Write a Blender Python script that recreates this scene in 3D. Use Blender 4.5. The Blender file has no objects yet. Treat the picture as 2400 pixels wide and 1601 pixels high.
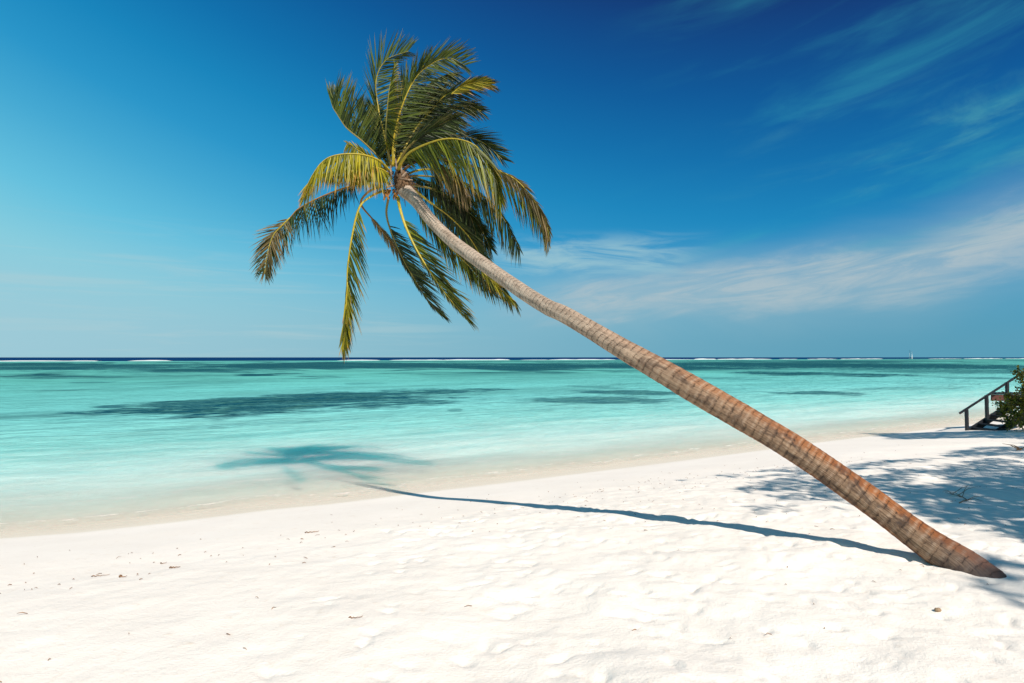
import bpy, math, random
import numpy as np
from mathutils import Vector
random.seed(7); rng = np.random.default_rng(11)
S = bpy.context.scene
COL = S.collection
R = math.radians

# ------------------------------------------------------------------ frame of reference
F, HY, CZ = 1600.0, 837.5, 2.3            # focal length in photo pixels, horizon row, eye height above the water
def at(px, py, D): return np.array([(px-1200)/F*D, D, CZ+(HY-py)/F*D])
SUN_EL, SUN_AZ = R(42), R(31)             # sun behind the camera, to the right
TOSUN = np.array([math.sin(SUN_AZ)*math.cos(SUN_EL), -math.cos(SUN_AZ)*math.cos(SUN_EL), math.sin(SUN_EL)])

# ------------------------------------------------------------------ shoreline and terrain profile
P0 = np.array([0.0, 12.777]); SH = np.array([.82940, .55865]); SN = np.array([-.55865, .82940])
UU = [-40, -7.69, -6.85, -5.72, -4.41, -3.51, -2.46, .18, 3.63, 7.45, 9.86, 12.71, 40]
VV = [.1, .25, .04, -.04, .01, -.13, -.11, -.09, -.07, -.03, .08, .08, 0]
PV = [-300, -60, -20, -8, -5, -2.5, -1, 0, 1, 2, 6, 15, 40, 90]
PZ = [2.0, 1.2, .72, .55, .47, .28, .12, 0, -.06, -.13, -.40, -.9, -1.8, -3]
def uv(x, y):
    dx, dy = x-P0[0], y-P0[1]
    u = dx*SH[0]+dy*SH[1]; v = dx*SN[0]+dy*SN[1]-np.interp(u, UU, VV)
    return u, v
def smooth(a, b, x):
    t = np.clip((x-a)/(b-a), 0, 1); return t*t*(3-2*t)
_tab = rng.random((256, 256))
def vnoise(x, y):
    xi = np.floor(x).astype(int); yi = np.floor(y).astype(int); fx = x-xi; fy = y-yi
    fx = fx*fx*fx*(fx*(fx*6-15)+10); fy = fy*fy*fy*(fy*(fy*6-15)+10)
    g = lambda i, j: _tab[i & 255, j & 255]
    return (g(xi, yi)*(1-fx)+g(xi+1, yi)*fx)*(1-fy)+(g(xi, yi+1)*(1-fx)+g(xi+1, yi+1)*fx)*fy-.5
def profile(v):
    k = np.array([-.5, -.25, 0, .25, .5])       # soften the corners of the profile
    return sum(np.interp(v+d*1.2, PV, PZ) for d in k)/5
PRN = []
for i in range(900):
    if i % 3:
        x, y = rng.uniform(-1.5, 5.5), rng.uniform(2.6, 9)
    else:
        x, y = rng.uniform(-.5, 9), rng.uniform(2.6, 14)
    u, v = uv(x, y)
    if v > -2.9: continue
    PRN.append((x, y, rng.uniform(0, math.pi), rng.uniform(.03, .095), rng.uniform(.016, .034), rng.uniform(.006, .030)))
def height(x, y):
    x = np.asarray(x, float); y = np.asarray(y, float)
    u, v = uv(x, y)
    z = profile(v)-.014
    dry = smooth(-1.9, -3.6, v+.5*vnoise(u*.5, v*.0+3))
    rough = dry*(.45+.55*smooth(-3.5, 1.5, x))
    a = vnoise(x*1.1+9, y*1.1)*.05+vnoise(x*2.6, y*2.6+40)*.030
    b = vnoise(x*6.2+5, y*6.2+1)*.014+vnoise(x*13+3, y*13+8)*.007+vnoise(x*27+3, y*27+8)*.004
    z = z+rough*(a+b)+.012*vnoise(u*.35, v*1.2)*smooth(1.5, -1, v)
    near = (np.abs(x) < 12) & (y > 2) & (y < 16)
    if z.ndim and near.any():
        for (fx, fy, an, la, lb, dp) in PRN:
            m = (np.abs(x-fx) < .34) & (np.abs(y-fy) < .34)
            if not m.any(): continue
            dx, dy = x[m]-fx, y[m]-fy
            p = (dx*math.cos(an)+dy*math.sin(an))/la; q = (-dx*math.sin(an)+dy*math.cos(an))/lb
            r2 = p*p+q*q
            z[m] += -dp*np.exp(-r2*.75)+dp*.06*np.exp(-(np.sqrt(r2)-1.75)**2*2.5)
    return z
def ground(x, y): return float(height(np.array([x]), np.array([y]))[0])
def gpoint(px, py):
    """point of the sand seen at a place in the photo"""
    r = np.array([(px-1200)/F, 1, (HY-py)/F]); D = 3.0
    while D < 80:
        p = np.array([0, 0, CZ])+r*D
        u, v = uv(p[0], p[1])
        if p[2] <= max(float(profile(v)), 0): return p
        D += .02
    return p

# ------------------------------------------------------------------ object helpers
def tag(o, label=None, cat=None, group=None, kind=None):
    for k, val in (('label', label), ('category', cat), ('group', group), ('kind', kind)):
        if val: o[k] = val
    return o
def empty(name, loc):
    o = bpy.data.objects.new(name, None); o.location = loc; o.empty_display_size = .2
    COL.objects.link(o); return o
class MB:
    def __init__(s): s.v = []; s.f = []; s.m = []; s.at = []
    def add(s, vs, fs, mi=0, at=None):
        b = len(s.v); s.v += [tuple(q) for q in vs]; s.f += [tuple(b+i for i in f) for f in fs]; s.m += [mi]*len(fs)
        s.at += (at if at is not None else [(0, 0, 0)]*len(vs))
    def tube(s, pts, rad, n=8, mi=0, caps=True, sq=None):
        pts = [np.array(p, float) for p in pts]; k = len(pts)
        if np.isscalar(rad): rad = [rad]*k
        t0 = pts[1]-pts[0]; up = np.array([0, 0, 1.]) if abs(t0[2]) < .9*np.linalg.norm(t0) else np.array([1., 0, 0])
        vs = []; at = []
        L = 0
        for i in range(k):
            t = pts[min(i+1, k-1)]-pts[max(i-1, 0)]; t = t/np.linalg.norm(t)
            a = up-t*(up@t); a /= np.linalg.norm(a); b = np.cross(t, a); up = a
            if i: L += np.linalg.norm(pts[i]-pts[i-1])
            for j in range(n):
                an = 2*math.pi*j/n
                vs.append(pts[i]+rad[i]*(a*math.cos(an)*(sq or 1)+b*math.sin(an))); at.append((math.cos(an), math.sin(an), L))
        fs = [(i*n+j, i*n+(j+1) % n, (i+1)*n+(j+1) % n, (i+1)*n+j) for i in range(k-1) for j in range(n)]
        if caps: fs += [tuple(range(n))[::-1], tuple((k-1)*n+j for j in range(n))]
        s.add(vs, fs, mi, at)
    def bar(s, p, q, w, h, up=(0, 0, 1), mi=0, bev=.006):
        """timber of rectangular section with chamfered long edges"""
        p = np.array(p, float); q = np.array(q, float); t = (q-p)/np.linalg.norm(q-p); up = np.array(up, float)
        a = up-t*(up@t); a /= np.linalg.norm(a); b = np.cross(t, a)
        sec = [(w/2-bev, h/2), (w/2, h/2-bev), (w/2, -h/2+bev), (w/2-bev, -h/2), (-w/2+bev, -h/2), (-w/2, -h/2+bev), (-w/2, h/2-bev), (-w/2+bev, h/2)]
        vs = [o+b*x+a*y for o in (p, q) for x, y in sec]
        fs = [(j, (j+1) % 8, 8+(j+1) % 8, 8+j) for j in range(8)]+[tuple(range(8))[::-1], tuple(range(8, 16))]
        s.add(vs, fs, mi)
    def build(s, name, mats, parent=None, origin=(0, 0, 0), smooth_=True):
        me = bpy.data.meshes.new(name); o3 = np.array(origin, float)
        me.from_pydata([tuple(np.array(v)-o3) for v in s.v], [], s.f)
        if not isinstance(mats, (list, tuple)): mats = [mats]
        for m in mats: me.materials.append(m)
        me.polygons.foreach_set('material_index', s.m)
        if smooth_: me.polygons.foreach_set('use_smooth', [True]*len(s.f))
        a = me.attributes.new('tc', 'FLOAT_VECTOR', 'POINT'); a.data.foreach_set('vector', np.array(s.at, np.float32).ravel())
        me.update()
        o = bpy.data.objects.new(name, me); COL.objects.link(o)
        if parent is not None: o.parent = parent
        else: o.location = origin
        return o

# ------------------------------------------------------------------ shader helpers
class NT:
    def __init__(s, nt): s.nt = nt; s.n = nt.nodes; s.l = nt.links
    def new(s, t, **kw):
        n = s.n.new(t)
        for k, v in kw.items(): setattr(n, k, v)
        return n
    def put(s, sock, v):
        if v is None: return
        if isinstance(v, bpy.types.NodeSocket): s.l.new(v, sock)
        elif isinstance(v, bpy.types.Node): s.l.new(v.outputs[0], sock)
        elif isinstance(v, (int, float)):
            try: sock.default_value = v
            except TypeError: sock.default_value = (v, v, v)
        else:
            v = tuple(v); d = sock.default_value
            sock.default_value = v+(1,) if len(v) == 3 and len(d) == 4 else v
    def m(s, op, a, b=None, c=None, clamp=False):
        n = s.new('ShaderNodeMath', operation=op, use_clamp=clamp)
        for i, x in enumerate((a, b, c)):
            if x is not None: s.put(n.inputs[i], x)
        return n.outputs[0]
    def vm(s, op, a, b=None):
        n = s.new('ShaderNodeVectorMath', operation=op); s.put(n.inputs[0], a)
        if b is not None: s.put(n.inputs[1], b)
        return n.outputs['Value'] if op in ('DOT_PRODUCT', 'LENGTH') else n.outputs[0]
    def sep(s, v):
        n = s.new('ShaderNodeSeparateXYZ'); s.put(n.inputs[0], v); return n.outputs
    def comb(s, x, y, z):
        n = s.new('ShaderNodeCombineXYZ')
        for i, q in enumerate((x, y, z)): s.put(n.inputs[i], q)
        return n.outputs[0]
    def noise(s, vec, scale=1, detail=4, rough=.5, dist=0):
        n = s.new('ShaderNodeTexNoise'); s.put(n.inputs['Vector'], vec)
        n.inputs['Scale'].default_value = scale; n.inputs['Detail'].default_value = detail
        n.inputs['Roughness'].default_value = rough; n.inputs['Distortion'].default_value = dist
        return n.outputs['Fac']
    def ramp(s, fac, stops, interp='LINEAR'):
        n = s.new('ShaderNodeValToRGB'); cr = n.color_ramp; cr.interpolation = interp
        while len(cr.elements) < len(stops): cr.elements.new(1)
        for e, (p, c) in zip(cr.elements, stops):
            e.position = p; e.color = (tuple(c)+(1,)) if not isinstance(c, (int, float)) else (c, c, c, 1)
        s.put(n.inputs[0], fac); return n.outputs[0]
    def mr(s, x, a, b, c=0, d=1, typ='SMOOTHSTEP'):
        n = s.new('ShaderNodeMapRange', interpolation_type=typ)
        s.put(n.inputs[0], x)
        for i, q in enumerate((a, b, c, d)): s.put(n.inputs[i+1], q)
        return n.outputs[0]
    def mix(s, fac, a, b, blend='MIX'):
        n = s.new('ShaderNodeMix', data_type='RGBA', blend_type=blend)
        s.put(n.inputs[0], fac); s.put(n.inputs[6], a); s.put(n.inputs[7], b); return n.outputs[2]
    def bump(s, h, strength=.5, dist=.01, normal=None):
        n = s.new('ShaderNodeBump'); n.inputs['Strength'].default_value = strength; n.inputs['Distance'].default_value = dist
        s.put(n.inputs['Height'], h)
        if normal is not None: s.put(n.inputs['Normal'], normal)
        return n.outputs[0]
    def attr(s, name, out='Vector'): return s.new('ShaderNodeAttribute', attribute_name=name).outputs[out]
    def pos(s): return s.new('ShaderNodeNewGeometry').outputs['Position']
def material(name):
    m = bpy.data.materials.new(name); m.use_nodes = True; m.node_tree.nodes.clear()
    t = NT(m.node_tree); out = t.new('ShaderNodeOutputMaterial'); return m, t, out
def principled(t, out, col, rough=.7, normal=None, spec=.3):
    b = t.new('ShaderNodeBsdfPrincipled'); t.put(b.inputs['Base Color'], col); t.put(b.inputs['Roughness'], rough)
    b.inputs['Specular IOR Level'].default_value = spec
    if normal is not None: t.put(b.inputs['Normal'], normal)
    t.l.new(b.outputs[0], out.inputs[0]); return b
def lin(r, g, b):
    f = lambda c: c/12.92 if c <= .04045 else ((c+.055)/1.055)**2.4
    return (f(r/255), f(g/255), f(b/255))

# ------------------------------------------------------------------ camera, sun, sky
cam = bpy.data.cameras.new('camera'); co = bpy.data.objects.new('camera', cam); COL.objects.link(co)
cam.sensor_width = 36; cam.lens = 24; cam.clip_end = 60000; cam.clip_start = .05
cam.shift_y = (HY-800.5)/2400
co.location = (0, 0, CZ); co.rotation_euler = (R(90), 0, 0); S.camera = co
ld = bpy.data.lights.new('sun', 'SUN'); ld.energy = 5.0; ld.angle = R(.55); ld.color = (1, .92, .83)
lo = bpy.data.objects.new('sun', ld); COL.objects.link(lo)
lo.rotation_euler = Vector(tuple(TOSUN)).to_track_quat('Z', 'Y').to_euler(); lo.location = (6, -6, 12)

W = bpy.data.worlds.new("World"); S.world = W; W.use_nodes = True; W.node_tree.nodes.clear()
t = NT(W.node_tree)
wo = t.new('ShaderNodeOutputWorld'); bg = t.new('ShaderNodeBackground'); bg.inputs['Strength'].default_value = .085
sky = t.new('ShaderNodeTexSky', sky_type='NISHITA'); sky.sun_disc = False; sky.sun_elevation = SUN_EL
sky.sun_rotation = math.atan2(TOSUN[0], TOSUN[1]); sky.air_density = 1.2; sky.dust_density = .5
d = t.vm('NORMALIZE', t.new('ShaderNodeTexCoord').outputs['Generated'])
dx, dy, dz = t.sep(d)
el = t.m('MULTIPLY', t.m('ARCSINE', dz), 57.2958); az = t.m('MULTIPLY', t.m('ARCTAN2', dx, dy), 57.2958)
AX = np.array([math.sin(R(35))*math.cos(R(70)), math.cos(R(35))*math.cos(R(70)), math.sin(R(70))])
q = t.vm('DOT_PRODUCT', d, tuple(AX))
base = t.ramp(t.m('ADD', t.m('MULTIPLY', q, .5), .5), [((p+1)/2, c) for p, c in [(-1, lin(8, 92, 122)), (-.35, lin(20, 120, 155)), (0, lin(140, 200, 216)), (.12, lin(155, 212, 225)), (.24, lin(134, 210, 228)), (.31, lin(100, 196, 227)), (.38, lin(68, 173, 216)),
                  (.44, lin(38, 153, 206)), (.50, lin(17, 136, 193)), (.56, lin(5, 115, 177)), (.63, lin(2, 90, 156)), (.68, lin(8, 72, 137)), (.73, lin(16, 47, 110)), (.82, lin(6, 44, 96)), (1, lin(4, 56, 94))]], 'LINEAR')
haze_c = t.mix(t.mr(az, -45, 40), lin(160, 206, 221), lin(86, 156, 184))
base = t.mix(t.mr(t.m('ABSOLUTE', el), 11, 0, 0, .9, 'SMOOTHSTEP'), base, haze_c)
# cirrus: streaked noise in bearing and height, rising to the right
def streak(sx, sy, tilt, seed, detail=7, rough=.62, warp=.6):
    a = t.m('MULTIPLY', t.m('ADD', az, t.m('MULTIPLY', el, tilt*.0)), sx)
    b = t.m('MULTIPLY', t.m('SUBTRACT', el, t.m('MULTIPLY', az, tilt)), sy)
    return t.noise(t.comb(a, b, seed), 1, detail, rough, warp)
line = t.ramp(t.mr(az, 0, 40, 0, 1, 'LINEAR'), [(0, .225), (.2, .25), (.45, .275), (.72, .315), (.93, .42), (1, .46)], 'EASE')
off = t.m('SUBTRACT', el, t.m('MULTIPLY', line, 20))
offn = t.m('ADD', off, t.m('MULTIPLY', t.m('SUBTRACT', streak(.11, .35, .10, 3.1), .5), 4.2))
hw = t.mr(az, -2, 38, 1.5, 2.5, 'LINEAR')
band = t.m('MULTIPLY', t.mr(t.m('DIVIDE', t.m('ABSOLUTE', offn), hw), 1.45, .1), t.mr(az, -4, 10))
band = t.m('MULTIPLY', band, t.mr(streak(.13, .8, .14, 8.4, 8, .66, .8), .34, .64, .25, 1))
wisp2 = t.m('MULTIPLY', t.mr(streak(.12, .8, -.05, 5.7), .36, .66), t.m('MULTIPLY', t.mr(t.m('ABSOLUTE', t.m('SUBTRACT', el, 8.2)), 2.6, .3), t.m('MULTIPLY', t.mr(az, -4, 1), t.mr(az, 18, 10))))
wisp3 = t.m('MULTIPLY', t.mr(streak(.05, .24, .24, 12.3, 8, .60, .45), .46, .78), t.m('MULTIPLY', t.mr(az, 5, 24), t.mr(el, 6, 10)))
wisp3b = t.m('MULTIPLY', t.mr(streak(.08, .36, .16, 21.3, 8, .62, .5), .46, .76), t.m('MULTIPLY', t.mr(az, 12, 36), t.m('MULTIPLY', t.mr(el, 8, 11), t.mr(el, 21, 15))))
wisp4 = t.m('MULTIPLY', t.mr(streak(.06, 1.0, -.02, 17.9), .47, .72), t.m('MULTIPLY', t.mr(el, 12, 5), t.mr(az, 2, -12)))
veil = t.m('MULTIPLY', t.mr(t.m('DIVIDE', t.m('ABSOLUTE', t.m('ADD', off, t.m('MULTIPLY', t.m('SUBTRACT', streak(.05, .2, .05, 31.1, 4), .5), 3))), hw), 2.4, .0), t.mr(az, -8, 12))
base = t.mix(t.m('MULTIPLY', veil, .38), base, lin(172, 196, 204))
c1 = t.mix(t.m('MULTIPLY', band, .86), base, lin(184, 199, 205))
c1 = t.mix(t.m('MULTIPLY', wisp2, .85), c1, lin(160, 202, 214))
c1 = t.mix(t.m('MULTIPLY', wisp3, .36), c1, lin(60, 178, 190))
c1 = t.mix(t.m('MULTIPLY', wisp3b, .6), c1, lin(90, 175, 180))
c1 = t.mix(t.m('MULTIPLY', wisp4, .35), c1, lin(185, 210, 215))
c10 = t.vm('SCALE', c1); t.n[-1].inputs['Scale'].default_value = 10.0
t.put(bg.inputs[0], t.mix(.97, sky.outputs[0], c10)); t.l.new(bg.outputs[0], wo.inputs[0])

vs = S.view_settings; vs.view_transform = 'Standard'; vs.look = 'None'; vs.exposure = .16; vs.gamma = 1; vs.use_curve_mapping = False
S.render.engine = 'CYCLES'; S.render.resolution_x = 1024; S.render.resolution_y = 683
S.cycles.transparent_max_bounces = 24; S.cycles.max_bounces = 8

# ------------------------------------------------------------------ materials
def mat_sand():
    m, t, out = material('coral_sand'); p = t.pos(); x, y, z = t.sep(p)
    n1 = t.noise(p, .9, 5, .6); n2 = t.noise(p, 9, 6, .65); n3 = t.noise(p, 150, 3, .7)
    c = t.mix(t.mr(n1, .35, .7), (.88, .80, .71), (.92, .84, .75))
    c = t.mix(t.m('MULTIPLY', t.mr(n2, .56, .78), .5), c, (.72, .58, .45))
    c = t.mix(t.m('MULTIPLY', t.mr(n3, .62, .74), .35), c, (.55, .48, .40))
    wet = t.mr(t.m('ADD', z, t.m('MULTIPLY', n1, .02)), .035, .005)
    c = t.mix(t.m('MULTIPLY', wet, .45), c, (.82, .755, .66))
    h = t.m('ADD', t.m('MULTIPLY', n3, .25), t.m('ADD', t.m('MULTIPLY', n2, 1.0), t.m('MULTIPLY', t.noise(p, 42, 4, .6), .55)))
    dry = t.mr(z, .12, .42, .12, 1)
    b = t.new('ShaderNodeBump'); b.inputs['Distance'].default_value = .022; t.put(b.inputs['Strength'], t.m('MULTIPLY', dry, .5)); t.put(b.inputs['Height'], h)
    principled(t, out, c, .9, b.outputs[0], .12); return m
def mat_water():
    m, t, out = material('lagoon_water')
    a = t.attr('uvw'); u, v, _ = t.sep(a)
    vw = t.m('ADD', v, t.m('MULTIPLY', t.m('SUBTRACT', t.noise(t.comb(t.m('MULTIPLY', u, .12), t.m('MULTIPLY', v, .35), 0), 1, 4, .6), .5), t.mr(v, 0, 30, 1.0, 14, 'LINEAR')))
    tt = t.m('POWER', t.m('DIVIDE', t.m('MAXIMUM', vw, .001), 600), .35)
    T = lambda v: (v/600)**.35
    c = t.ramp(tt, [(T(.3), (.78, .74, .64)), (T(1.6), (.74, .80, .70)), (T(5), (.54, .775, .71)), (T(10.5), (.285, .68, .625)), (T(21), (.195, .605, .575)),
                    (T(40), (.160, .56, .52)), (T(70), (.135, .52, .46)), (T(150), (.125, .49, .425)), (T(300), (.12, .47, .40)), (T(430), (.14, .52, .45))])
    # sea-grass and coral beds: long irregular shapes lying along the lagoon floor
    nb = t.noise(t.comb(t.m('MULTIPLY', u, .055), t.m('MULTIPLY', v, .16), 2.2), 1, 6, .62, .4)
    nf = t.noise(t.comb(t.m('MULTIPLY', u, .030), t.m('MULTIPLY', v, .012), 6.4), 1, 6, .60, .5)
    nx = t.noise(t.comb(t.m('MULTIPLY', u, .7), t.m('MULTIPLY', v, 1.4), 9.2), 1, 5, .65, .3)
    far = t.m('MULTIPLY', t.mr(t.m('ADD', nf, t.m('MULTIPLY', t.m('SUBTRACT', nx, .5), .16)), .45, .57), t.m('MULTIPLY', t.mr(v, 45, 95), t.mr(v, 400, 330)))
    ns = t.noise(t.comb(t.m('MULTIPLY', u, .045), t.m('MULTIPLY', v, .05), 16.4), 1, 6, .62, .6)
    far = t.m('MAXIMUM', far, t.m('MULTIPLY', t.mr(ns, .52, .64), t.m('MULTIPLY', t.mr(v, 36, 80, .2, .9), t.mr(v, 420, 380))))
    mid = t.m('MULTIPLY', t.mr(nb, .60, .70), t.m('MULTIPLY', t.mr(v, 14, 26), t.mr(v, 120, 60)))
    dark = t.m('MAXIMUM', t.m('MULTIPLY', far, .86), t.m('MULTIPLY', mid, .6))
    def bed(pa, pb, wide, k, soft=.55):
        A = np.array([*uv(*pa)]); B = np.array([*uv(*pb)]); L = np.linalg.norm(B-A); e = (B-A)/L
        su = t.m('ADD', t.m('MULTIPLY', t.m('SUBTRACT', u, float(A[0])), float(e[0])), t.m('MULTIPLY', t.m('SUBTRACT', v, float(A[1])), float(e[1])))
        sv = t.m('ADD', t.m('MULTIPLY', t.m('SUBTRACT', u, float(A[0])), float(-e[1])), t.m('MULTIPLY', t.m('SUBTRACT', v, float(A[1])), float(e[0])))
        ss = t.m('SUBTRACT', t.m('MULTIPLY', su, 2/L), 1)
        wob = t.m('MULTIPLY', t.m('SUBTRACT', t.noise(t.comb(t.m('MULTIPLY', u, .16), t.m('MULTIPLY', v, .16), k*9), 1, 6, .65), .5), 4.2)
        r = t.m('ADD', t.m('MULTIPLY', ss, ss), t.m('POWER', t.m('ABSOLUTE', t.m('DIVIDE', sv, wide)), 2.0))
        r = t.m('ADD', r, t.m('ADD', wob, t.m('MULTIPLY', t.m('SUBTRACT', nx, .5), 2.6)))
        return t.m('MULTIPLY', t.mr(r, 1+soft*.6, 1-soft), k)
    for b in BEDS: dark = t.m('MAXIMUM', dark, bed(*b))
    fine = t.noise(t.comb(t.m('MULTIPLY', u, 2.4), t.m('MULTIPLY', v, 4.6), 1.2), 1, 5, .7, .5)
    dark = t.m('MULTIPLY', dark, t.mr(fine, .30, .52, .50, 1))
    bedc = t.mix(t.mr(nx, .4, .66), (.004, .075, .115), (.03, .13, .12))
    c = t.mix(1, c, t.mr(t.m('ADD', t.m('MULTIPLY', fine, .5), t.m('MULTIPLY', nx, .5)), .34, .66, t.mr(v, 3, 14, .92, .74, 'LINEAR'), t.mr(v, 3, 14, 1.06, 1.20, 'LINEAR'), 'LINEAR'), 'MULTIPLY')
    c = t.mix(t.mr(v, 6, 20), c, t.mix(1, c, t.mr(nb, .35, .65, 1.08, .80, 'LINEAR'), 'MULTIPLY'))
    dark = t.m('MULTIPLY', dark, t.mr(nb, .28, .55, .62, 1))
    dark = t.m('MINIMUM', t.m('MULTIPLY', dark, t.mr(v, 40, 90, 1, 1.6)), 1)
    c = t.mix(dark, c, bedc)
    c = t.mix(t.mr(t.m('ADD', v, t.m('MULTIPLY', nf, 20)), 462, 470), c, (.002, .035, .12))
    # thin foam lips on the shallows, with lit swash crests painted in as pale lines
    fo = t.noise(t.comb(t.m('MULTIPLY', u, .42), t.m('MULTIPLY', v, .30), 4.4), 1, 3, .5)
    vl = t.m('ADD', v, t.m('MULTIPLY', t.m('SUBTRACT', fo, .5), 1.6))
    lip = t.m('MAXIMUM', t.mr(t.m('ABSOLUTE', t.m('SUBTRACT', vl, .92)), .24, .0), t.m('MULTIPLY', t.mr(t.m('ABSOLUTE', t.m('SUBTRACT', vl, 2.3)), .22, .01), .5))
    foam = t.m('MULTIPLY', t.m('MULTIPLY', lip, t.mr(t.noise(t.comb(t.m('MULTIPLY', u, 2.2), t.m('MULTIPLY', v, 6), 7), 1, 5, .7), .42, .66)), .8)
    c = t.mix(foam, c, (.88, .84, .77))
    # waves
    w1 = t.noise(t.comb(t.m('MULTIPLY', u, .85), t.m('MULTIPLY', v, 1.5), 0), 1, 6, .62, .7)
    w2 = t.noise(t.comb(t.m('MULTIPLY', u, 3.0), t.m('MULTIPLY', v, 4.6), 5), 1, 5, .6, .6)
    w3 = t.noise(t.comb(t.m('MULTIPLY', u, .14), t.m('MULTIPLY', v, .42), 9), 1, 4, .55, .4)
    h = t.m('ADD', t.m('ADD', t.m('MULTIPLY', w1, .34), t.m('MULTIPLY', w2, .10)), t.m('MULTIPLY', w3, .8))
    b = t.new('ShaderNodeBump'); b.inputs['Distance'].default_value = 1.0; t.put(b.inputs['Height'], h)
    t.put(b.inputs['Strength'], t.mr(v, .2, 6, .10, .95, 'LINEAR'))
    dif = t.new('ShaderNodeBsdfDiffuse'); t.put(dif.inputs[0], c); t.put(dif.inputs['Normal'], b.outputs[0])
    sss = t.new('ShaderNodeSubsurfaceScattering', falloff='BURLEY'); t.put(sss.inputs['Color'], c); t.put(sss.inputs['Normal'], b.outputs[0])
    sss.inputs['Scale'].default_value = 2.6; sss.inputs['Radius'].default_value = (.5, 1.5, 1.5)
    body = t.new('ShaderNodeMixShader'); t.put(body.inputs[0], t.mr(v, 16, 7, 0, 1)); t.l.new(dif.outputs[0], body.inputs[1]); t.l.new(sss.outputs[0], body.inputs[2])
    tr = t.new('ShaderNodeBsdfTransparent'); t.put(tr.inputs[0], t.mix(t.mr(v, 0, 3), (.955, .94, .905), (.92, .99, .98)))
    alpha = t.m('MAXIMUM', t.ramp(t.m('DIVIDE', vw, 10), [(0, 0), (.04, .12), (.16, .50), (.36, .90), (.6, 1)]), foam)
    mx = t.new('ShaderNodeMixShader'); t.put(mx.inputs[0], alpha); t.l.new(tr.outputs[0], mx.inputs[1]); t.l.new(body.outputs[0], mx.inputs[2])
    gl = t.new('ShaderNodeBsdfGlossy'); gl.inputs['Roughness'].default_value = .12; t.put(gl.inputs['Normal'], b.outputs[0])
    fr = t.new('ShaderNodeFresnel'); fr.inputs[0].default_value = 1.33; t.put(fr.inputs['Normal'], b.outputs[0])
    m2 = t.new('ShaderNodeMixShader'); t.put(m2.inputs[0], t.m('MULTIPLY', t.m('MINIMUM', fr.outputs[0], .5), .08)); t.l.new(mx.outputs[0], m2.inputs[1]); t.l.new(gl.outputs[0], m2.inputs[2])
    t.l.new(m2.outputs[0], out.inputs[0]); return m
def bed_pts(pa, pb):
    A = at(*pa, CZ*F/(pa[1]-HY)); B = at(*pb, CZ*F/(pb[1]-HY)); return tuple(A[:2]), tuple(B[:2])
BEDS = []
for pa, pb, wd, k in [((230, 974), (1010, 928), 5.4, 1), ((690, 930), (1190, 912), 4.2, .95), ((280, 958), (760, 930), 3.8, .9), ((-200, 978), (260, 968), 2.2, .3),
                      ((1170, 938), (1600, 936), 3.2, .75), ((1390, 921), (1570, 918), 3.6, .8), ((1820, 922), (2020, 921), 2.8, .8), ((1350, 908), (1450, 906), 3, .4),
                      ((2010, 914), (2270, 905), 2.5, .35), ((1720, 876), (2090, 876), 15, 1), ((1560, 857), (2230, 854), 115, 1), ((2060, 873), (2440, 868), 22, .75), ((1620, 887), (1760, 886), 6, .5), ((2200, 887), (2400, 885), 3.5, .6),
                      ((1050, 961), (1085, 961), .8, .5), ((490, 1003), (530, 1000), .5, .3), ((150, 896), (300, 896), 2.5, .55), ((1255, 874), (1330, 874), 4, .6), ((800, 899), (900, 899), 3, .4),
                      ((1190, 858), (1620, 856), 62, .85), ((-100, 860), (500, 857), 60, .7), ((480, 855), (1180, 853), 70, .75), ((250, 868), (640, 866), 24, .55)]:
    A, B = bed_pts(pa, pb); BEDS.append((A, B, wd, k))

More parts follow.
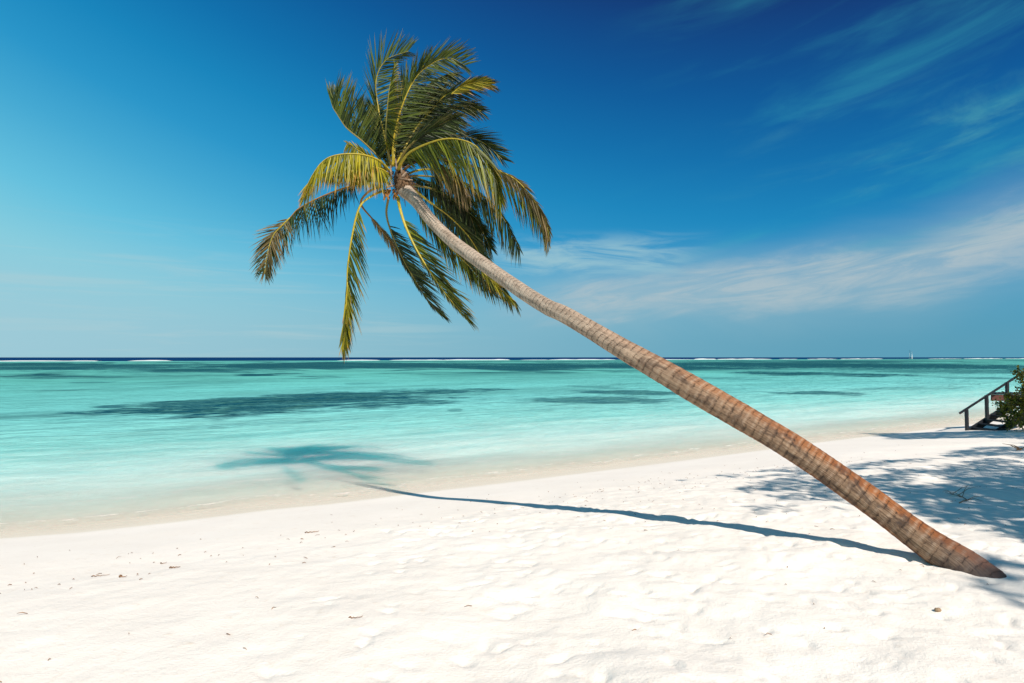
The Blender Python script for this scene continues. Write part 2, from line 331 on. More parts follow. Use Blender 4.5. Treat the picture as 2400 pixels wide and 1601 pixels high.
def mat_trunk():
    m, t, out = material('palm_bark'); ca, sa, s = t.sep(t.attr('tc'))
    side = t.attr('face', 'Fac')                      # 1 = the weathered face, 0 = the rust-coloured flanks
    ph = t.m('ADD', t.attr('ring', 'Fac'), t.m('MULTIPLY', t.m('SUBTRACT', t.noise(t.comb(t.m('MULTIPLY', ca, 3), t.m('MULTIPLY', sa, 3), t.m('MULTIPLY', s, 5)), 1, 4, .6), .5), .45))
    saw = t.m('FRACT', ph)                            # 0 at the scar
    brk = t.noise(t.comb(t.m('MULTIPLY', ca, 2.2), t.m('MULTIPLY', sa, 2.2), t.m('MULTIPLY', s, 4.1)), 1, 5, .65, .3)
    scar = t.m('MULTIPLY', t.m('MAXIMUM', t.mr(saw, .34, .0), t.mr(saw, .80, 1)), t.mr(brk, .36, .72))
    pale = t.m('MULTIPLY', t.mr(t.m('ABSOLUTE', t.m('SUBTRACT', saw, .36)), .24, .02), t.mr(brk, .66, .40))
    fib = t.noise(t.comb(t.m('MULTIPLY', ca, 17), t.m('MULTIPLY', sa, 17), t.m('MULTIPLY', s, 3.4)), 1, 5, .7, .3)
    blot = t.noise(t.comb(t.m('MULTIPLY', ca, 1.1), t.m('MULTIPLY', sa, 1.1), t.m('MULTIPLY', s, 3.4)), 1, 6, .68, .6)
    big = t.noise(t.comb(ca, sa, t.m('MULTIPLY', s, .9)), 1, 5, .6)
    low = t.mr(s, 5.2, 1.0)                           # rust and algae only on the lower stem
    grey = t.mix(t.mr(blot, .35, .68), (.37, .24, .152), (.185, .115, .074))
    rust = t.mix(t.mr(blot, .38, .66), (.36, .128, .042), (.22, .074, .028))
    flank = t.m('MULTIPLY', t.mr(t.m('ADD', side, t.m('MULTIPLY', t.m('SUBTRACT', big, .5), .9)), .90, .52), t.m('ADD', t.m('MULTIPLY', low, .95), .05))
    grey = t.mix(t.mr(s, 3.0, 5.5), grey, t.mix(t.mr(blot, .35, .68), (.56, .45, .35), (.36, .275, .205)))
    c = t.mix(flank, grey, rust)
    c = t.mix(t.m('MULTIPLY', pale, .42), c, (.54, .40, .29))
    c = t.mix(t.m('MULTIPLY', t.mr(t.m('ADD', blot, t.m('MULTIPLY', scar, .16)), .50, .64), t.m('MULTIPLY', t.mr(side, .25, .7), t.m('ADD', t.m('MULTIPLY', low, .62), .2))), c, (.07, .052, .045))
    c = t.mix(t.m('MULTIPLY', t.mr(fib, .515, .565), t.m('ADD', t.m('MULTIPLY', low, .5), .25)), c, (.10, .056, .034))
    c = t.mix(t.m('MULTIPLY', scar, t.mr(s, 3, 5.5, .40, .18)), c, (.13, .08, .05))
    crk = t.m('MULTIPLY', t.m('MAXIMUM', t.mr(saw, .055, .015), t.mr(saw, .955, .985)), t.mr(t.noise(t.comb(t.m('MULTIPLY', ca, 4.5), t.m('MULTIPLY', sa, 4.5), t.m('MULTIPLY', s, 6)), 1, 4, .6), .46, .54))
    c = t.mix(t.m('MULTIPLY', crk, t.mr(s, 3, 6, .38, .2)), c, (.075, .045, .03))
    c = t.mix(t.m('MULTIPLY', t.mr(s, .85, .15), .85), c, (.105, .080, .078))  # shade lying over the base, painted in as darker grey purple
    sc = t.noise(t.comb(t.m('MULTIPLY', ca, 5), t.m('MULTIPLY', sa, 5), t.m('MULTIPLY', s, 1.8)), 1, 3, .6, .2)
    c = t.mix(t.m('MULTIPLY', t.mr(sc, .735, .76), t.mr(s, 2.3, 1.2)), c, (.72, .68, .62))
    h = t.m('SUBTRACT', t.m('ADD', t.m('MULTIPLY', fib, .6), t.m('MULTIPLY', blot, .5)), t.m('ADD', t.m('MULTIPLY', scar, .4), t.m('MULTIPLY', crk, .6)))
    principled(t, out, c, .85, t.bump(h, 1.0, .022), .15); return m
def mat_leaf(name, g1, g2, tipc, trans=.35):
    m, t, out = material(name); l, r, w = t.sep(t.attr('tc'))     # along the leaflet, per leaflet, per frond
    k = t.m('ADD', t.m('MULTIPLY', t.mr(r, .2, .95), .85), t.m('MULTIPLY', w, .15))
    c = t.mix(k, g1, g2)
    c = t.mix(t.mr(t.m('ADD', l, t.m('MULTIPLY', t.m('SUBTRACT', r, .5), .5)), .72, 1.1), c, tipc)
    p = t.new('ShaderNodeBsdfPrincipled'); t.put(p.inputs['Base Color'], c); p.inputs['Roughness'].default_value = .42; p.inputs['Specular IOR Level'].default_value = .35
    tl = t.new('ShaderNodeBsdfTranslucent'); t.put(tl.inputs[0], t.mix(.5, c, (.12, .14, .004), 'ADD'))
    mx = t.new('ShaderNodeMixShader'); mx.inputs[0].default_value = trans
    t.l.new(p.outputs[0], mx.inputs[1]); t.l.new(tl.outputs[0], mx.inputs[2]); t.l.new(mx.outputs[0], out.inputs[0]); return m
def mat_plain(name, a, b, scale=6, rough=.7, spec=.3, bump=.4, dist=.004, stretch=(1, 1, 1)):
    m, t, out = material(name); p = t.vm('MULTIPLY', t.pos(), stretch); n = t.noise(p, scale, 6, .65, .3)
    principled(t, out, t.mix(t.mr(n, .33, .68), a, b), rough, t.bump(t.noise(p, scale*3, 5, .6), bump, dist), spec); return m
M = dict(
    sand=mat_sand(), water=mat_water(), trunk=mat_trunk(),
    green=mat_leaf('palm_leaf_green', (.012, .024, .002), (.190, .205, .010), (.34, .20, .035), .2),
    dark=mat_leaf('palm_leaf_shaded', (.005, .013, .004), (.050, .075, .012), (.10, .075, .02), .14),  # shade inside the crown put into a darker leaf colour
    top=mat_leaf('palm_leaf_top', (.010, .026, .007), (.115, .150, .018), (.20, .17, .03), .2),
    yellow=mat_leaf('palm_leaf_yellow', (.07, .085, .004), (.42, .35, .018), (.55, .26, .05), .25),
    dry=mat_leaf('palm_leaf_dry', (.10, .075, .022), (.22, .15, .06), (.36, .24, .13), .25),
    rib=mat_plain('palm_midrib_yellow', (.46, .33, .025), (.30, .25, .025), 14, .45, .4, .2),
    ribdark=mat_plain('palm_midrib_olive', (.17, .16, .03), (.22, .15, .04), 14, .5, .35, .2),
    ribbrown=mat_plain('palm_midrib_brown', (.33, .17, .04), (.20, .10, .03), 14, .6, .3, .3),
    fibre=mat_plain('palm_fibre', (.21, .125, .07), (.08, .048, .028), 17, .9, .1, 1, .02),
    boot=mat_plain('leaf_base_pale', (.34, .26, .19), (.17, .115, .075), 12, .85, .1, .8, .01),
    husk=mat_plain('dead_stalk_orange', (.40, .19, .05), (.26, .11, .035), 20, .8, .1, .5, .01),
    wood=mat_plain('dark_shaded_timber', (.008, .011, .015), (.018, .021, .026), 8, .55, .3, .4, .003, (.5, 3, 3)),  # dark timber, with tree shade put into the colour as near black
    redwood=mat_plain('red_brown_timber', (.12, .042, .030), (.075, .028, .022), 9, .6, .3, .4, .003, (.4, 3, 3)),
    bush=mat_leaf('bush_leaf', (.03, .042, .004), (.22, .20, .012), (.34, .26, .02), .2),
    shade=mat_leaf('broad_leaf', (.04, .075, .012), (.08, .12, .02), (.14, .13, .03), .12),
    bark=mat_plain('grey_bark', (.16, .12, .09), (.09, .068, .05), 10, .9, .1, .8, .01),
    litter=mat_plain('dry_litter', (.34, .18, .09), (.16, .085, .045), 30, .9, .1, .3),
    stone=mat_plain('brown_husk', (.36, .25, .16), (.24, .16, .10), 40, .85, .1, .8, .006),
    foam=mat_plain('surf_foam', (.82, .83, .82), (.62, .70, .70), .2, .9, .1, .3, .05),
    white=mat_plain('sail_cloth', (.80, .79, .74), (.72, .71, .67), 1, .7, .2, .1),
)

# ------------------------------------------------------------------ beach (sand above and under the water, one sheet)
def warp(n, fine, lo, hi, k):
    """coordinates dense inside [-fine, fine], stretching to lo / hi"""
    core = np.linspace(-fine, fine, n); st = core[1]-core[0]
    def grow(limit):
        out, s, p = [], st, fine
        while p < limit: s *= k; p += s; out.append(p)
        return np.array(out)
    return np.concatenate([-grow(lo)[::-1], core, grow(hi)])
X = warp(430, 6.6, 260, 300, 1.16); Y = warp(370, 5.8, 250, 110, 1.13)+8.4
GX, GY = np.meshgrid(X, Y); GZ = height(GX, GY)
def grid_obj(name, GX, GY, GZ, mat, attr=None):
    ny, nx = GX.shape
    me = bpy.data.meshes.new(name); V = np.stack([GX, GY, GZ], -1).reshape(-1, 3)
    i = np.arange((ny-1)*(nx-1)); r, c = i//(nx-1), i % (nx-1); a = r*nx+c
    Q = np.stack([a, a+1, a+nx+1, a+nx], -1)
    me.vertices.add(len(V)); me.vertices.foreach_set('co', V.ravel().astype(np.float32))
    me.loops.add(Q.size); me.loops.foreach_set('vertex_index', Q.ravel().astype(np.int32))
    me.polygons.add(len(Q)); me.polygons.foreach_set('loop_start', (np.arange(len(Q))*4).astype(np.int32)); me.polygons.foreach_set('loop_total', np.full(len(Q), 4, np.int32))
    me.polygons.foreach_set('use_smooth', np.ones(len(Q), bool))
    if attr is not None:
        at_ = me.attributes.new('uvw', 'FLOAT_VECTOR', 'POINT'); at_.data.foreach_set('vector', attr.reshape(-1, 3).astype(np.float32).ravel())
    me.update(calc_edges=True); me.validate(); me.materials.append(mat)
    o = bpy.data.objects.new(name, me); COL.objects.link(o); return o
tag(grid_obj('sand_beach', GX, GY, GZ, M['sand']), kind='structure')

# ------------------------------------------------------------------ water surface
U = warp(260, 30, 26000, 26000, 1.13)
Vv = np.concatenate([np.linspace(-1.2, 12, 110), 12+np.cumsum(.12*1.10**np.arange(1, 115))]); Vv = Vv[Vv < 26000]
GU, GV = np.meshgrid(U, Vv)
cu = np.interp(GU, UU, VV)
WX = P0[0]+SH[0]*GU+SN[0]*(GV+cu); WY = P0[1]+SH[1]*GU+SN[1]*(GV+cu)
amp = smooth(.2, 3, GV)*smooth(60, 20, GV)
WZ = amp*(.05*vnoise(GU*.25, GV*.8)+.03*vnoise(GU*.7+7, GV*1.9))+.012*np.exp(-((GV-.9-.5*vnoise(GU*.4, GU*0))/.16)**2)
tag(grid_obj('lagoon_water', WX, WY, WZ, M['water'], np.stack([GU, GV, GU*0], -1)), kind='structure')

# surf breaking on the reef edge
def surf():
    mb = MB(); u = -900.0
    def pt(u, v): return P0+SH*u+SN*v
    while u < 1500:
        ln = random.uniform(18, 120)
        if random.random() < .93:
            n = max(4, int(ln/4)); hh = random.uniform(.3, .85); v0 = 462+random.uniform(-5, 5)
            prof = []
            for i in range(n+1):
                f = i/n; w = math.sin(math.pi*f)**.4
                h = hh*w*(.55+.9*(float(vnoise(np.array([(u+ln*f)*.13]), np.array([3.3]))[0])+.5))+.03
                c = pt(u+ln*f, v0+3*math.sin(f*3+u)); dn = np.array([SN[0], SN[1]])
                prof.append([(c[0]-dn[0]*5*w, c[1]-dn[1]*5*w, .02), (c[0]-dn[0]*1.4, c[1]-dn[1]*1.4, h*.75), (c[0], c[1], h), (c[0]+dn[0]*2.5, c[1]+dn[1]*2.5, .02)])
            vs = [p for r in prof for p in r]
            fs = [(i*4+j, i*4+j+1, i*4+j+5, i*4+j+4) for i in range(n) for j in range(3)]
            mb.add(vs, fs)
        u += ln+random.choice([random.uniform(-6, 4), random.uniform(1, 14)])
    tag(mb.build('surf', M['foam']), 'white line of surf breaking along the reef edge', 'surf', kind='stuff')
surf()

# ------------------------------------------------------------------ leaning coconut palm
TR = [(944, 441, 10.55, 36), (978, 475, 10.25, 28), (1009, 515, 10.0, 27.5), (1055, 561, 9.65, 30), (1101, 596, 9.28, 31), (1162, 640, 8.85, 33), (1223, 682, 8.45, 35),
      (1284, 720, 8.05, 37), (1326, 739, 7.85, 39), (1460, 818, 7.45, 49), (1508, 845, 7.34, 54), (1642, 922, 7.02, 64), (1867, 1054, 6.62, 69), (2012, 1154, 6.36, 74), (2167, 1268, 6.02, 81), (2266, 1333, 5.78, 91), (2338, 1392, 5.56, 96), (2380, 1430, 5.44, 98)]
def catmull(P, n):
    P = np.array(P, float); k = len(P); d = np.r_[0, np.cumsum(np.linalg.norm(np.diff(P[:, :3], axis=0), axis=1)**.5)]
    out = []
    for s in np.linspace(0, d[-1], n):
        i = min(max(np.searchsorted(d, s)-1, 0), k-2)
        p1, p2 = P[i], P[i+1]; h = d[i+1]-d[i]; f = (s-d[i])/h
        m1 = (P[i+1]-P[max(i-1, 0)])/(d[i+1]-d[max(i-1, 0)])*h; m2 = (P[min(i+2, k-1)]-P[i])/(d[min(i+2, k-1)]-d[i])*h
        out.append((2*f**3-3*f**2+1)*p1+(f**3-2*f**2+f)*m1+(-2*f**3+3*f**2)*p2+(f**3-f**2)*m2)
    return np.array(out)
BASE = gpoint(2263, 1333)
palm = empty('palm_tree', tuple(BASE)); tag(palm, 'tall coconut palm leaning low over the beach towards the lagoon', 'palm tree')
T4 = np.array([np.r_[at(a, b, D), w/F*D/2/(1+((a-1200)/F)**2)**.6] for a, b, D, w in TR][::-1])
def make_trunk():
    C = catmull(T4, 620); pts, rad = C[:, :3], C[:, 3]
    rad = np.convolve(np.r_[[rad[0]]*12, rad, [rad[-1]]*12], np.ones(25)/25, 'valid')
    s = np.r_[0, np.cumsum(np.linalg.norm(np.diff(pts, axis=0), axis=1))]
    n = 64; an = np.arange(n)*2*math.pi/n
    up = np.array([0, 0, 1.]); V = []; A = []; FC = []; RG = []
    tang = np.gradient(pts, axis=0); tang /= np.linalg.norm(tang, axis=1)[:, None]
    for i in range(len(pts)):
        a = up-tang[i]*(up@tang[i]); a /= np.linalg.norm(a); b = np.cross(tang[i], a)
        ca, sa = np.cos(an), np.sin(an)
        k = .6 if s[i] > 4 else 1
        ringph = 8.6*s[i]+.5*s[i]**2+3.2*vnoise(np.full(n, s[i]*1.3), np.zeros(n))+.5*vnoise(ca*.7+3.3, sa*.7+s[i]*.6)
        saw = (ringph % 1.0); RG.append(ringph)
        r = rad[i]*(1+.022*k*(.5-saw)+.05*vnoise(ca*1.2+s[i]*1.4, sa*1.2+s[i]*2.1)+.025*vnoise(ca*3+s[i]*6, sa*3+9)+.03*vnoise(np.full(n, s[i]*2.2), np.zeros(n)))
        if s[i] < 1.1: r = r*(1+.30*(1.1-s[i])**1.3)
        V.append(pts[i]+np.outer(ca*r, a)+np.outer(sa*r, b)); A.append(np.stack([ca, sa, np.full(n, s[i])], -1))
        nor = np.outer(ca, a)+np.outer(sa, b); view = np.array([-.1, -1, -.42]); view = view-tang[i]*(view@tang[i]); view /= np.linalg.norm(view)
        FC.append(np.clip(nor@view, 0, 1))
    V = np.concatenate(V); k = len(pts)
    fs = [(i*n+j, i*n+(j+1) % n, (i+1)*n+(j+1) % n, (i+1)*n+j) for i in range(k-1) for j in range(n)]+[tuple((k-1)*n+j for j in range(n))]
    mb = MB(); mb.add(V, fs, 0, [tuple(x) for x in np.concatenate(A)])
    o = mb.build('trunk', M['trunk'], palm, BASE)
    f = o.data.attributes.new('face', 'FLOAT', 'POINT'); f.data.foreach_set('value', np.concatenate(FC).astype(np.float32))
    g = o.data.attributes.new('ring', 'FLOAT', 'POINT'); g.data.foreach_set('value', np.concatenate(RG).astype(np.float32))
    return pts, rad
TP, TRad = make_trunk()
DC = 10.6; U1 = .30625                                  # one unit of the frond drawings in photo pixels
HUB = at(926, 411, DC); UNIT = U1*DC/F
AXIS = TP[-1]-TP[-40]; AXIS /= np.linalg.norm(AXIS)

def fp(X, Y, dd): return at(580+X*U1, 80+Y*U1, DC+dd)
def frond(pts, A, B, lA, lB, leaf='green', rib='rib', t0=.2, n=85, droop=.25, profB=(1, 1), profA=(1, 1), depth=.0, gap=.03, rw=.024, tan=.35, lw=.0098):
    P = np.array([fp(*(p if len(p) == 3 else (*p, 0))) for p in pts]); C = catmull(P, 70)
    seg = np.r_[0, np.cumsum(np.linalg.norm(np.diff(C, axis=0), axis=1))]; L = seg[-1]; C0 = C
    fr = random.random(); mb = MB()
    pick = lambda f: np.array([np.interp(f*L, seg, C0[:, k]) for k in range(3)])
    for side, (a0, a1), ln, pr in ((0, A, lA, profA), (1, B, lB, profB)):
        clump = 0
        for i in range(int(n*1.12)):
            f = t0+(1-t0)*(i+random.random()*.7)/int(n*1.12)
            if random.random() < gap: continue
            if random.random() < .12: clump = random.uniform(-14, 14)
            clump *= .9
            g = (f-t0)/(1-t0)
            o = pick(min(f, .999)); tg = pick(min(f+.02, 1))-pick(max(f-.02, 0)); tg /= np.linalg.norm(tg)
            an = R(a0+(a1-a0)*g+clump+random.gauss(0, 4.5))
            dv = np.array([math.cos(an), depth+random.gauss(0, .16)+(.22 if side else -.22), math.sin(an)]); dv += tg*tan; dv /= np.linalg.norm(dv)
            prof = min(1, .45+2.6*g)*(1-.62*max(0, (g-.55)/.45)**1.4)
            le = ln*UNIT*prof*(pr[0]+(pr[1]-pr[0])*g)*random.uniform(.82, 1.1)
            if le < .03: continue
            wd = lw*min(1, .5+le/.5)*random.uniform(.8, 1.15)
            w = np.cross(dv, tg); w = np.cross(w, dv)*.75+w*random.uniform(-.25, .45); w /= max(np.linalg.norm(w), 1e-6)
            nrm = np.cross(dv, w); dr = droop*random.uniform(.4, 1.6)*le; vs = []; at_ = []; rr = random.random()
            bend = random.gauss(0, .04)*le
            for k, (q, ww) in enumerate(((0, .4), (.15, 1), (.48, .9), (.78, .5), (1, .03))):
                c = o+dv*le*q+np.array([.15*dr*q*q, 0, -dr*q*q])+w*bend*q*q
                h = w*wd*ww
                vs += [c-h+nrm*wd*ww*.45, c, c+h+nrm*wd*ww*.45]; at_ += [(q, rr, fr)]*3
            fs = [(k*3+j, k*3+j+1, k*3+j+4, k*3+j+3) for k in range(4) for j in (0, 1)]
            mb.add(vs, fs, 0, at_)
    o = mb.build('frond', M[leaf], palm, BASE)
    rb = MB(); rad = [max(.0045, rw*(1-f)**1.25+.004) for f in np.linspace(0, 1, 70)]
    rb.tube(C, rad, 8, sq=.7); rb.build('midrib', M[rib], o, BASE)
    return o
FR = [
 # inner fronds that fill the heart of the crown
 dict(pts=[(1090, 1075, -.1), (1015, 1030, -.25), (900, 1012, -.3), (790, 1045, -.3)], A=(-48, -85), B=(-70, -120), lA=190, lB=170, leaf='yellow', droop=.25, t0=.06, n=60, rw=.016),
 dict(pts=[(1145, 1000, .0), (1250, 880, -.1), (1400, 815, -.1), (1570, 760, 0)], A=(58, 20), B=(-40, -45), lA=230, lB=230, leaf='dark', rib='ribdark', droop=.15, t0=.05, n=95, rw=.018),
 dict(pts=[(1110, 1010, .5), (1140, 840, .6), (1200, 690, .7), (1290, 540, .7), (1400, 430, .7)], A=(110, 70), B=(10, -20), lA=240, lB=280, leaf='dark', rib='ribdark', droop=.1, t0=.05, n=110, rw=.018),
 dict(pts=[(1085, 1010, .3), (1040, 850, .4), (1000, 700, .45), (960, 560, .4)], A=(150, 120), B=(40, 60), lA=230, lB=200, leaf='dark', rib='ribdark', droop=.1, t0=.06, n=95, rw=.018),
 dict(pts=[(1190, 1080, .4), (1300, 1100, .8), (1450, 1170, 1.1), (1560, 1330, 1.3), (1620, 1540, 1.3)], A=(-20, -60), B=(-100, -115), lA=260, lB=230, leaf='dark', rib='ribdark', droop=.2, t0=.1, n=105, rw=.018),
 dict(pts=[(1160, 1040, .1), (1240, 985, .1), (1360, 965, .2), (1500, 1010, .3), (1620, 1110, .3), (1690, 1250, .3)], A=(-30, -70), B=(-85, -105), lA=170, lB=200, leaf='dry', rib='ribbrown', droop=.3, t0=.35, n=60, rw=.02),
 # high fronds
 dict(pts=[(1100, 1020), (1062, 840, 0), (1000, 560, .1), (985, 350, .15), (1060, 200, .1), (1230, 130, 0)], A=(146, 58), B=(44, -16), lA=340, lB=220, leaf='top', rib='rib', droop=.08, t0=.12, n=88, tan=.22, lw=.0088),
 dict(pts=[(1100, 1020), (1062, 780, -.3), (1082, 450, -.5), (1130, 230, -.4)], A=(-100, 110), B=(-80, 60), lA=110, lB=120, leaf='green', rib='ribdark', droop=.2, rw=.016),
 dict(pts=[(1110, 1010), (1120, 800, -.1), (1180, 560, -.2), (1290, 330, -.2), (1430, 215, -.2), (1550, 185, -.2), (1660, 240, -.2)], A=(110, 22), B=(8, -40), lA=330, lB=260, leaf='top', droop=.10, t0=.12, n=98, tan=.2, lw=.0088),
 dict(pts=[(1112, 1010), (1160, 640, .2), (1225, 440, .3), (1310, 290, .35), (1400, 190, .4)], A=(118, 78), B=(24, 0), lA=300, lB=240, leaf='dark', droop=.1, n=84, tan=.22, lw=.0088, t0=.1),
 dict(pts=[(1065, 1040), (1000, 940), (880, 820, -.1), (760, 720, -.15), (690, 620, -.2), (648, 545, -.2), (662, 490, -.2)], A=(28, 58), B=(70, 100), lA=250, lB=200, leaf='top', rib='ribdark', droop=.05, t0=.14, n=105, profA=(.75, 1.9), profB=(.6, 2.0), gap=.10),
 dict(pts=[(1060, 1050), (950, 960, -.15), (840, 885, -.25), (758, 832, -.3)], A=(95, 135), B=(-55, -95), lA=100, lB=150, leaf='yellow', droop=.2, n=60),
 dict(pts=[(1075, 1010, .3), (965, 800, .5), (885, 650, .6), (845, 520, .6)], A=(15, 50), B=(105, 118), lA=210, lB=150, leaf='dark', droop=.1),
 dict(pts=[(1140, 1010), (1195, 880, .2), (1300, 700, .3), (1400, 590, .3), (1500, 480, .3), (1640, 400, .3), (1760, 370, .3), (1865, 388, .3)], A=(82, 18), B=(6, -26), lA=220, lB=270, leaf='dark', droop=.12, t0=.12, n=100, tan=.28),
 dict(pts=[(1560, 460, .2), (1640, 400, .2), (1760, 368, .2), (1862, 384, .2)], A=(55, 5), B=(-10, -15), lA=130, lB=150, leaf='yellow', droop=.1, t0=.02, n=45, rw=.01),
 dict(pts=[(1150, 1010, .3), (1250, 840, .5), (1400, 670, .7), (1550, 570, .8), (1680, 550, .8), (1790, 590, .8)], A=(62, 4), B=(-8, -40), lA=240, lB=260, leaf='dark', droop=.15, t0=.12, n=110),
 dict(pts=[(1150, 1010, -.1), (1220, 880, -.3), (1350, 765, -.4), (1480, 690, -.4), (1590, 640, -.4)], A=(60, 25), B=(-15, -30), lA=260, lB=270, leaf='dark', rib='ribdark', droop=.15, t0=.06, n=125),
 dict(pts=[(1130, 1010, .4), (1210, 720, .7), (1340, 440, .9), (1470, 335, .9), (1600, 295, .9)], A=(80, 8), B=(-2, -40), lA=200, lB=270, leaf='dark', droop=.15, t0=.1, n=105),
 dict(pts=[(1125, 1010, .2), (1170, 850, .4), (1260, 680, .5), (1390, 520, .5), (1500, 420, .5)], A=(85, 50), B=(5, -25), lA=250, lB=290, leaf='dark', rib='ribdark', droop=.15, t0=.05, n=125),
 # left side
 dict(pts=[(1090, 1050), (1000, 965, -.2), (870, 922, -.4), (720, 920, -.5), (600, 957, -.5), (510, 1060, -.5), (435, 1255, -.45)], A=(-62, -92), B=(-80, -138), lA=240, lB=225, leaf='yellow', rib='rib', droop=.2, t0=.12, n=110),
 dict(pts=[(1050, 1045, .2), (960, 985, 0), (820, 985, -.1), (690, 1010, -.2), (600, 1080, -.2)], A=(-50, -75), B=(-75, -110), lA=170, lB=150, leaf='green', droop=.3, t0=.12, n=90),
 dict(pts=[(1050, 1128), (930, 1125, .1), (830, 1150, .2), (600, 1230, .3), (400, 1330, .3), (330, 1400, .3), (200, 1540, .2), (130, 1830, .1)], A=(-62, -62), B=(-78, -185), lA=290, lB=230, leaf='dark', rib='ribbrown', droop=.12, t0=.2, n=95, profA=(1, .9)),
 dict(pts=[(325, 1405, .1), (260, 1470, .1), (195, 1545, .1), (150, 1690, .1), (132, 1835, .1)], A=(-40, -80), B=(165, 238), lA=230, lB=230, leaf='dry', rib='rib', droop=.08, t0=.02, n=34, rw=.01),
 dict(pts=[(1035, 1200), (950, 1240, -.2), (860, 1320, -.3), (803, 1530, -.35), (767, 1780, -.35), (760, 1980, -.35), (750, 2230, -.3), (735, 2420, -.3)], A=(-42, -74), B=(-98, -98), lA=260, lB=190, leaf='green', rib='rib', droop=.3, t0=.22, n=105, profB=(.1, 1.3), profA=(1.0, .8)),
 dict(pts=[(765, 1900, -.45), (757, 2060, -.45), (748, 2240, -.4), (735, 2420, -.4)], A=(-62, -78), B=(-112, -100), lA=170, lB=170, leaf='yellow', droop=.15, t0=.02, n=45, rw=.009),
 # hanging below
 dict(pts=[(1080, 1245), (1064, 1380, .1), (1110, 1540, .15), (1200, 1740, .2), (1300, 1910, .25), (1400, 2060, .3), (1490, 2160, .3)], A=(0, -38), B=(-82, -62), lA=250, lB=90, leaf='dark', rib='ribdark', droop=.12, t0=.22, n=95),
 dict(pts=[(1035, 1162, .1), (930, 1205, .15), (868, 1295, .2), (960, 1420, .25), (1080, 1570, .3), (1240, 1790, .3), (1340, 1930, .3)], A=(-25, -40), B=(-95, -75), lA=120, lB=90, leaf='dry', rib='ribbrown', droop=.2, t0=.36, n=80),
 dict(pts=[(1150, 1245, -.1), (1166, 1330, -.3), (1210, 1470, -.4), (1290, 1640, -.5), (1400, 1820, -.5), (1520, 1990, -.5), (1620, 2110, -.5), (1690, 2190, -.5)], A=(-6, -40), B=(-82, -66), lA=290, lB=90, leaf='green', rib='rib', droop=.12, t0=.22, n=105),
 # right side
 dict(pts=[(1155, 1035, -.2), (1192, 962, -.5), (1262, 893, -.7), (1450, 815, -1.0), (1600, 803, -1.1), (1740, 852, -1.1), (1850, 970, -1.0), (1905, 1110, -.9), (1935, 1290, -.8)], A=(-62, -100), B=(-15, -72), lA=330, lB=230, leaf='green', rib='rib', droop=.25, t0=.16, n=120),
 dict(pts=[(1160, 1030, .3), (1290, 930, .6), (1490, 830, .9), (1650, 785, 1.1), (1800, 830, 1.2), (1950, 958, 1.2)], A=(52, -18), B=(-58, -55), lA=290, lB=250, leaf='dark', droop=.12, t0=.2, n=100),
 dict(pts=[(1180, 1065), (1215, 1022), (1330, 962), (1450, 947, .1), (1600, 985, .2), (1800, 1030, .3), (1950, 1062, .4), (2080, 1160, .4), (2200, 1310, .4), (2285, 1450, .4), (2300, 1590, .4)], A=(5, -70), B=(-82, -98), lA=150, lB=290, leaf='green', rib='ribbrown', droop=.25, t0=.24, n=120),
 dict(pts=[(1900, 1030, .2), (2060, 1120, .2), (2190, 1270, .2), (2285, 1440, .2), (2308, 1610, .2)], A=(-5, -75), B=(-70, -100), lA=120, lB=190, leaf='dry', droop=.25, t0=.02, n=60, rw=.009),
 dict(pts=[(1200, 1085, .1), (1290, 1047, .3), (1400, 1037, .6), (1550, 1080, .9), (1700, 1170, 1.1), (1880, 1310, 1.2), (2000, 1480, 1.2), (2085, 1650, 1.2)], A=(-12, -58), B=(-82, -108), lA=150, lB=300, leaf='dark', rib='rib', droop=.25, t0=.22, n=115),
 dict(pts=[(1215, 1090, .2), (1340, 1085, .5), (1500, 1110, .8), (1620, 1200, 1.0), (1710, 1400, 1.1), (1770, 1620, 1.1)], A=(-20, -62), B=(-98, -112), lA=230, lB=270, leaf='dark', rib='ribdark', droop=.25, t0=.25, n=100),
 dict(pts=[(1235, 1175), (1300, 1212, .2), (1400, 1290, .4), (1550, 1400, .7), (1700, 1560, .9), (1820, 1760, 1.0), (1930, 1920, 1.0), (2050, 2060, 1.0)], A=(-12, -48), B=(-96, -75), lA=210, lB=270, leaf='dark', rib='rib', droop=.2, t0=.2, n=110),
 dict(pts=[(1780, 1800, .9), (1860, 1880, .9), (1950, 1970, .9), (2055, 2065, .9)], A=(-25, -45), B=(-80, -60), lA=130, lB=130, leaf='yellow', droop=.15, t0=.02, n=40, rw=.009),
 dict(pts=[(1220, 1200, .5), (1300, 1320, .8), (1500, 1580, 1.1), (1700, 1780, 1.2), (1880, 1990, 1.2)], A=(-5, -35), B=(-92, -78), lA=230, lB=220, leaf='green', rib='rib', droop=.2, t0=.15, n=105),
 dict(pts=[(1240, 1150, .4), (1420, 1190, .7), (1600, 1290, 1.0), (1760, 1450, 1.2), (1860, 1640, 1.2)], A=(-15, -45), B=(-95, -90), lA=230, lB=280, leaf='dark', rib='ribdark', droop=.2, t0=.2, n=105),
]
for k in FR: frond(**k)

